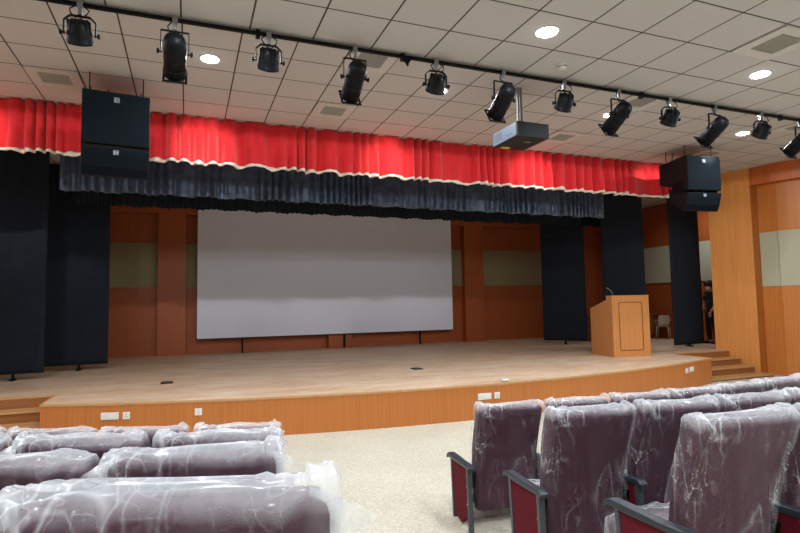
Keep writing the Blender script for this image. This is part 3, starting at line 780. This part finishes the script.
# local frame: faces -Y, x to the right of the picture
B = [((0, 0, .93), (.135, .10)), ((0, .0, 1.08), (.125, .095)), ((0, .01, 1.24), (.15, .105)), ((0, .01, 1.36), (.13, .09)), ((0, -.0, 1.44), .055), ((0, -.02, 1.50), .052),
     ((-.16, .01, 1.37), .062), ((-.22, 0, 1.12), .045), ((-.235, -.06, .90), .034), ((-.24, -.08, .84), .03),
     ((.16, .01, 1.37), .062), ((.215, .03, 1.12), .045), ((.21, -.16, .94), .034), ((.205, -.22, .885), .03),
     ((-.09, 0, .86), .088), ((-.10, -.03, .50), .062), ((-.12, .02, .10), .042), ((-.12, -.03, .045), .042), ((-.13, -.15, .035), .035),
     ((.09, 0, .86), .088), ((.10, -.02, .50), .062), ((.10, .04, .10), .042), ((.10, -.01, .045), .042), ((.11, -.13, .035), .035)]
E_ = [(0, 1), (1, 2), (2, 3), (3, 4), (4, 5), (3, 6), (6, 7), (7, 8), (8, 9), (3, 10), (10, 11), (11, 12), (12, 13), (0, 14), (14, 15), (15, 16), (16, 17), (17, 18), (0, 19), (19, 20), (20, 21), (21, 22), (22, 23)]
body = skin_chain('body', SKIN, ps, B, E_)
# head
hm = MB(); rowsH = []
H = Matrix.Translation((0, -.05, 1.60)) @ Matrix.Rotation(R(22), 4, 'X')
for j in range(17):
    th = PI * j / 16; row = []
    for i in range(24):
        ph = 2 * PI * i / 24
        x = .074 * math.sin(th) * math.cos(ph); y = .094 * math.sin(th) * math.sin(ph); z = .118 * math.cos(th)
        if z < 0: x *= 1 - .25 * (-z / .118); y *= (1 - .15 * (-z / .118))
        row.append((x, y, z))
    rowsH.append(row)
hm.grid(rowsH, closed=True, M=H)
hm.tube([(0, -.088, .01), (0, -.108, -.02), (0, -.09, -.035)], [.008, .014, .01], 8, H)
for s in (-1, 1): hm.tube([(s * .074, .005, .02), (s * .084, .012, .0), (s * .076, .006, -.03)], [.008, .013, .007], 8, H)
hm.build('head', SKIN, ps)
for s in (-1, 1):
    MB().lathe([(.001, -.010), (.010, -.004), (.012, 0), (.010, .004), (.001, .01)], 10, H @ Matrix.Translation((s * .03, -.083, .018))).build('eye', HAIR, ps)
# hands with fingers
for s, hx, hy, hz in ((-1, -.24, 0, 0), (1, .205, -.14, .045)):
    P = [((hx, -.08, .84), .028), ((hx - .003, -.088, .79), (.018, .034)), ((hx - .003, -.092, .765), (.015, .034))]
    E2 = [(0, 1), (1, 2)]
    for k, (dy, ln) in enumerate(((-.03, .065), (-.011, .075), (.009, .07), (.028, .055))):
        b0 = len(P)
        P += [((hx - .003, -.092 + dy, .755), .0095), ((hx - .006, -.098 + dy * 1.05, .755 - ln * .55), .0088), ((hx - .0 , -.104 + dy, .755 - ln), .0075)]
        E2 += [(2, b0), (b0, b0 + 1), (b0 + 1, b0 + 2)]
    b0 = len(P); P += [((hx, -.118, .80), .0115), ((hx - .004, -.138, .775), .010), ((hx - .004, -.146, .745), .0085)]; E2 += [(1, b0), (b0, b0 + 1), (b0 + 1, b0 + 2)]
    P = [((p[0][0], p[0][1] + hy, p[0][2] + hz), p[1]) for p in P]
    skin_chain('hand', SKIN, ps, P, E2, 0, 1)
# hair, mask, clothes
hr = MB(); rr = []
for j in range(12):
    th = PI * .68 * j / 11; row = []
    for i in range(24):
        ph = 2 * PI * i / 24; fr = max(0, -math.sin(ph))
        t2 = th * (1 - .34 * fr)
        k = 1 + .03 * noise.noise(Vector((i * .9, j * .9, 1)))
        row.append((.094 * k * math.sin(t2) * math.cos(ph), .114 * k * math.sin(t2) * math.sin(ph) +   .006, .138 * k * math.cos(t2)))
    rr.append(row)
hr.grid(rr, closed=True, M=H); hr.build('hair', HAIR, ps, solid=.01)
mk = MB(); rr = []
for j in range(7):
    t = j / 6; row = []
    for i in range(11):
        a = R(-62 + 124 * i / 10); bul = 1.06 + .12 * math.cos(a * 1.4) * math.sin(PI * t)
        row.append((.074 * bul * math.sin(a), -.096 * bul * math.cos(a), .0 - .095 * t * (1 - .12 * abs(math.sin(a)))))
    rr.append(row)
mk.grid(rr, M=H); mk.build('face_mask', MASKW, ps, solid=.004)
S = [((0, 0, .83), (.165, .13)), ((0, 0, .95), (.155, .122)), ((0, 0, 1.08), (.148, .115)), ((0, .01, 1.24), (.172, .125)), ((0, .01, 1.35), (.15, .105)), ((0, 0, 1.425), (.075, .07)),
     ((-.165, .01, 1.375), .075), ((-.215, 0, 1.16), .065), ((.165, .01, 1.375), .075), ((.213, .02, 1.16), .065)]
skin_chain('shirt', SHIRT, ps, S, [(0, 1), (1, 2), (2, 3), (3, 4), (4, 5), (4, 6), (6, 7), (4, 8), (8, 9)])
T = [((0, 0, .98), (.145, .112)), ((-.09, 0, .82), (.1, .1)), ((-.10, -.03, .50), .075), ((-.12, .015, .09), .06), ((.09, 0, .82), (.1, .1)), ((.10, -.02, .50), .075), ((.10, .035, .09), .06)]
skin_chain('trousers', TROUS, ps, T, [(0, 1), (1, 2), (2, 3), (0, 4), (4, 5), (5, 6)])
for x, y in ((-.125, -.06), (.105, -.04)):
    skin_chain('shoe', BLACK_MATT, ps, [((x, y + .09, .05), .045), ((x, y, .045), .045), ((x - .01, y - .12, .036), .036)], [(0, 1), (1, 2)])

# ------------------------------------------------------------------ auditorium chairs
BW, BT = .262, .055     # half width, half thickness of the backrest
TILT = R(11)
Z0, Z1 = .20, .905
def back_pt(u, v, w2, t2):
    """u: angle round the section, v: height 0..1 -> local point. -Y is the rear of the chair (towards the viewer)"""
    e = .22
    cx_ = math.copysign(abs(math.cos(u)) ** e, math.cos(u)); sy = math.copysign(abs(math.sin(u)) ** e, math.sin(u))
    z = Z0 + (Z1 - Z0) * v
    yc = .0 - math.tan(TILT) * (z - .45) + .05 * math.sin(v * PI) - .02
    return Vector((w2 * cx_, yc + t2 * sy, z))
def backrest_mb():
    m = MB(); rows = []; n = 56
    for j in range(21):
        v = j / 20; wv = BW * (.93 + .07 * math.sin(min(1, v * 1.4) * PI / 2)); tv = BT * (.8 + .2 * v)
        rows.append([back_pt(2 * PI * i / n, v, wv, tv) for i in range(n)])
    for s_, dz in ((.97, .012), (.9, .022), (.75, .03), (.4, .034), (.02, .035)):
        top = [back_pt(2 * PI * i / n, 1, BW * (1 - (1 - s_) * .35), BT * s_) for i in range(n)]
        rows.append([p + Vector((0, 0, dz)) for p in top])
    lo = [[back_pt(2 * PI * i / n, 0, BW * .93 * (1 - (1 - s_) * .3), BT * .8 * s_) + Vector((0, 0, -dz)) for i in range(n)] for s_, dz in ((.02, .02), (.6, .018), (.92, .008))]
    m.grid(lo + rows, closed=True); return m
def crumple(p, seed, a=.012):
    o_ = Vector((seed * 3.1, seed * 1.7, seed * 7.3)); w_ = noise.noise(p * 3 + o_) * .8
    def rg_(sx, sz, o2): return max(-.2, 1 - abs(noise.noise(Vector((p.x * sx + w_, p.y * sx, p.z * sz + w_)) + o_ * o2)) * 3.2)
    return a * (rg_(5, 1.6, 1) + .55 * rg_(13, 3.5, 1.3) + .35 * rg_(24, 15, 2.1))
def bag_mb(seed, flare=(0, 0), hang=(0, 0)):
    """polythene bag pulled over the backrest; flare = how far the spare corner of film sticks out on the left / right"""
    rg = random.Random(seed); m = MB(); rows = []; n = 168; nv = 52
    for j in range(nv + 1):
        v = -.15 + 1.15 * j / nv; row = []
        for i in range(n):
            u = 2 * PI * i / n
            wv = BW * (.95 + .05 * v) + .010; tv = BT + .010 + (.02 * max(0, .25 - v) * 4)
            p = back_pt(u, v, wv, tv)
            nrm = Vector((math.cos(u), math.sin(u), 0))
            k = crumple(p, seed, .011 + .014 * max(0, .3 - v))
            p += nrm * max(k, -.006)
            side = p.x / BW
            for sgn, f in ((-1, flare[0]), (1, flare[1])):
                if f and side * sgn > .9:
                    q = max(0, (v - .55) / .45)
                    p.x += sgn * f * (q ** 1.5) * (1 - min(1, abs(math.sin(u)) * .9)); p.z += .01 * q
            if v < .06:
                q_ = (.06 - v) / .21; p.z += .09 * q_ * noise.noise(Vector((math.cos(u) * 2, math.sin(u) * 2, seed)))
                p += nrm * (.03 * q_ + .05 * q_ * noise.noise(Vector((math.cos(u) * 3, math.sin(u) * 3, seed + 4))))
            if v > .9 and abs(side) > .9: p.z += .016 * ((v - .9) / .1) * (1 if noise.noise(Vector((seed * 1.7, side * 2, 0))) > -.1 else 0)
            p.x *= 1 + .05 * max(0, .35 - v) * noise.noise(Vector((u, v * 3, seed)))
            row.append(p)
        rows.append(row)
    base = rows[-1]
    for s_, dz, in ((.97, .013), (.92, .022), (.84, .030), (.74, .037), (.62, .042), (.48, .046), (.34, .049), (.2, .051), (.08, .053), (.01, .053)):
        row = []
        for i, p in enumerate(base):
            u = 2 * PI * i / n; yc = back_pt(0, 1, 0, 0).y
            q = Vector((p.x * (1 - (1 - s_) * .06), yc + (p.y - yc) * s_, p.z + dz))
            ear = max(0, abs(p.x) / BW - .85) / .15
            q.z -= .006 * min(1.2, ear) * (1 - s_)
            q.z += .014 * noise.noise(Vector((p.x * 7, s_ * 3, seed * 3))) + crumple(Vector((q.x, q.z, q.y * 2)), seed + 2, .009)
            row.append(q)
        rows.append(row)
    m.grid(rows, closed=True)
    return m
def tail_mb(seed, sgn, L=.16, H=.16):
    """loose flap of spare film beside the top corner of the backrest"""
    m = MB(); rows = []
    yc = back_pt(0, 1, 0, 0).y
    for j in range(13):
        t = j / 12; row = []
        for i in range(15):
            s_ = i / 14
            wd_ = (1 - .62 * t) * (1 + .06 * math.sin(t * 8 + seed))
            x = sgn * (BW - .035 + (L + .035) * s_ * wd_)
            z = Z1 + .046 - H * t - .05 * s_ ** 1.6 * (1 - t) + .008 * noise.noise(Vector((s_ * 5, t * 5, seed)))
            y = yc - .02 + .035 * math.sin(s_ * 4 + t * 3 + seed) * s_ + .02 * noise.noise(Vector((s_ * 4, t * 4, seed))) + .1 * H * t
            row.append((x, y, z))
        rows.append(row)
    m.grid(rows); return m
def cushion_mb():
    m = MB(); rows = []; n = 40
    for z_, s_ in ((.36, .03), (.36, .86), (.375, .96), (.41, 1.0), (.44, .99), (.462, .93), (.475, .75), (.48, .4), (.482, .02)):
        rows.append([(BW * .94 * s_ * math.copysign(abs(math.cos(2 * PI * i / n)) ** .35, math.cos(2 * PI * i / n)), .29 + .235 * s_ * math.copysign(abs(math.sin(2 * PI * i / n)) ** .35, math.sin(2 * PI * i / n)), z_ - .09) for i in range(n)])
    m.grid(rows, closed=True); return m
def cushion_bag_mb(seed):
    m = MB(); rows = []; n = 64
    for z_, s_ in ((.345, 1.0), (.36, 1.03), (.385, 1.06), (.42, 1.07), (.45, 1.06), (.472, 1.0), (.49, .86), (.497, .6), (.5, .3), (.502, .02)):
        row = []
        for i in range(n):
            u = 2 * PI * i / n
            p = Vector((BW * .94 * s_ * math.copysign(abs(math.cos(u)) ** .35, math.cos(u)), .29 + .235 * s_ * math.copysign(abs(math.sin(u)) ** .35, math.sin(u)), z_ - .09))
            k = crumple(p * 1.4, seed, .012); p += Vector((math.cos(u) * k, math.sin(u) * k, k * .8)); row.append(p)
        rows.append(row)
    m.grid(rows, closed=True); return m
SX = .30
def side_frame(root, sg, edge_=False):
    """end standard: arm pad, metal frame, red infill; sg = side of the chair"""
    x = sg * (SX + (.04 if edge_ else 0))
    pts = [(-.16, .545), (-.13, .567), (.0, .570), (.22, .588), (.30, .592), (.345, .582), (.362, .555), (.35, .540), (.338, .552), (.315, .563), (.2, .556), (-.12, .535), (-.155, .528)]
    pts = [(a, (b if b > .556 or a < -.1 or a > .33 else b - .008) - .012 - .085 * (a + .16)) for a, b in pts]
    MB().prism(pts, x - .028, x + .028, 'x').build('armrest', PLASTIC_BLK, root, bevel=.009, seg=3)
    f = MB()
    f.prism([(-.145, .0), (-.115, .0), (-.092, .525), (-.122, .525)], x - .019, x + .019, 'x')
    f.prism([(.205, .0), (.235, .0), (.282, .51), (.252, .51)], x - .019, x + .019, 'x')
    f.prism([(-.11, .05), (.215, .05), (.215, .075), (-.11, .075)], x - .012, x + .012, 'x')
    f.build('leg_frame', GREY_METAL, root, bevel=.003)
    MB().prism([(-.11, .20), (.05, .10), (.21, .12), (.25, .50), (-.10, .515)], x - .013, x + .013, 'x').build('side_panel', RED_PANEL, root, bevel=.003)
    b = MB()
    for z_ in (.40, .28, .15):
        b.lathe([(.006, 0), (.006, .004), (.003, .007)], 10, Matrix.Translation((x - sg * .0, -.105 - .02 + .037 * z_, z_)) @ Matrix.Translation((-.019 if sg < 0 else .019, 0, 0)) @ Matrix.Rotation(-PI / 2 if sg < 0 else PI / 2, 4, 'Y'))
    b.build('bolts', STEEL, root)
    q = MB(); q.box(x - .06 if sg > 0 else x - .045, x + .045 if sg > 0 else x + .06, -.17, -.09, 0, .008); q.box(x - .045, x + .045, .17, .26, 0, .008)
    q.build('floor_plate', GREY_METAL, root)
def make_chair(seed, arm=-1, both=False, flare=(0, 0), tails=()):
    r = empty('auditorium_chair')
    backrest_mb().build('backrest', MAROON, r)
    bg = bag_mb(seed, flare).build('polythene_cover', FILM, r)
    for (s_, L, H) in tails: tail_mb(seed, s_, L, H).build('loose_film', FILM_T, bg)
    c = cushion_mb().build('seat_cushion', MAROON, r)
    cushion_bag_mb(seed).build('polythene_cover', FILM2, c)
    sp = MB(); sp.box(-BW - .03, BW + .03, .06, .10, .23, .26); sp.box(-BW - .03, BW + .03, .10, .13, .24, .27)
    sp.build('crossbar', GREY_METAL, r)
    for s_ in (-1, 1):
        m = MB(); m.prism([(-.02, .36), (.03, .36), (-.005, .47), (-.05, .47)], s_ * (BW + .006) - .006, s_ * (BW + .006) + .006, 'x'); m.build('back_bracket', BLACK_METAL, r)
    side_frame(r, arm, both)
    return r
TOP = .95
def place(kind, r0, x_start, side, k, lab, grp):
    # angle so that the aisle edge of the first chair is at world x_start
    sg = 1 if side == 'R' else -1
    a0 = math.asin((x_start - CX) / r0)
    a = a0 + sg * (k + .5) * .6 / r0
    o = copy_tree(kind) if kind in used_k else kind; used_k.append(kind)
    # backrest top is at local (0,-yb)
    yb = back_pt(0, 1, 0, 0).y
    rr_ = r0 + yb    # centre of chair origin is nearer the stage
    o.location = (CX + rr_ * math.sin(a), CYC - rr_ * math.cos(a), floor_z(rr_) + .004)
    o.rotation_euler = (0, 0, a if (side == 'L' or r0 < 14.5) else a * .45); o.scale = (1, 1, 1.10 if (r0 > 15.5) else 1.075)
    dz = floor_z(r0) - floor_z(rr_)
    tag(o, lab, 'chair', grp)
    return o
used_k = []
KR = [make_chair(1, -1), make_chair(2, -1), make_chair(3, -1, tails=((1, .05, .05),)), make_chair(4, -1)]
KRE = make_chair(5, -1, True); KRF = make_chair(6, -1, True); KRG = make_chair(7, -1, True)
KL = [make_chair(11, 1), make_chair(12, 1), make_chair(13, 1, tails=((-1, .08, .08),))]
KLE = make_chair(14, 1, tails=((1, .10, .18), (-1, .07, .12))); KLE2 = make_chair(15, 1, tails=((1, .08, .20),)); KLE3 = make_chair(16, 1, tails=((1, .05, .10),))
GR = 'film-wrapped chairs right of the aisle'; GL = 'film-wrapped chairs left of the aisle'
nth = ['aisle chair', 'second chair from the aisle', 'third chair from the aisle', 'fourth chair from the aisle', 'fifth chair from the aisle', 'sixth chair from the aisle', 'seventh chair from the aisle', 'eighth chair from the aisle', 'ninth chair from the aisle']
# right block
for (r0, x0, n, rn, off) in ((12.98, 2.03, 8, 'front row', 0), (14.05, 1.91, 6, 'middle row', 1), (14.97, 1.91, 4, 'nearest row', 2)):
    for k in range(n):
        kd = (KRE, KRF, KRG)[off] if k == 0 else KR[(k + off) % 4]
        place(kd, r0, x0, 'R', k, 'maroon chair in clear film, %s, %s right of the aisle' % (nth[k], rn), GR)
for (r0, x0, n, rn, kd0) in ((13.29, .61, 5, 'front row', KLE3), (14.45, .43, 4, 'second row', KLE3), (15.15, .32, 3, 'third row', KLE), (16.04, .275, 2, 'nearest row', KLE2)):
    for k in range(n):
        kd = kd0 if k == 0 else KL[(k + n) % 3]
        place(kd, r0, x0, 'L', k, 'maroon chair in clear film, %s, %s left of the aisle' % (nth[k], rn), GL)

# ------------------------------------------------------------------ camera
cam = bpy.data.cameras.new('camera'); co = bpy.data.objects.new('camera', cam); COL.objects.link(co)
yaw, pit, rol = .374338878, .0682841763, -.0177662346
f = Vector((math.sin(yaw) * math.cos(pit), math.cos(yaw) * math.cos(pit), math.sin(pit)))
r_ = Vector((math.cos(yaw), -math.sin(yaw), 0)); u_ = r_.cross(f)
rr2 = math.cos(rol) * r_ + math.sin(rol) * u_; uu2 = -math.sin(rol) * r_ + math.cos(rol) * u_
co.matrix_world = Matrix(((rr2.x, uu2.x, -f.x, 0), (rr2.y, uu2.y, -f.y, 0), (rr2.z, uu2.z, -f.z, 0), (0, 0, 0, 1)))
cam.sensor_width = 36; cam.lens = 542.69 / 800 * 36; cam.clip_start = .05
SC.camera = co
W = bpy.data.worlds.new('world'); SC.world = W; W.use_nodes = True
W.node_tree.nodes['Background'].inputs[0].default_value = (.02, .02, .022, 1)
SC.view_settings.view_transform = 'Standard'; SC.view_settings.look = 'None'; SC.view_settings.gamma = 1; SC.view_settings.exposure = -0.38
SC.cycles.max_bounces = 7; SC.cycles.diffuse_bounces = 4; SC.cycles.transparent_max_bounces = 16; SC.cycles.caustics_reflective = False; SC.cycles.caustics_refractive = False
SC.cycles.sample_clamp_indirect = 6
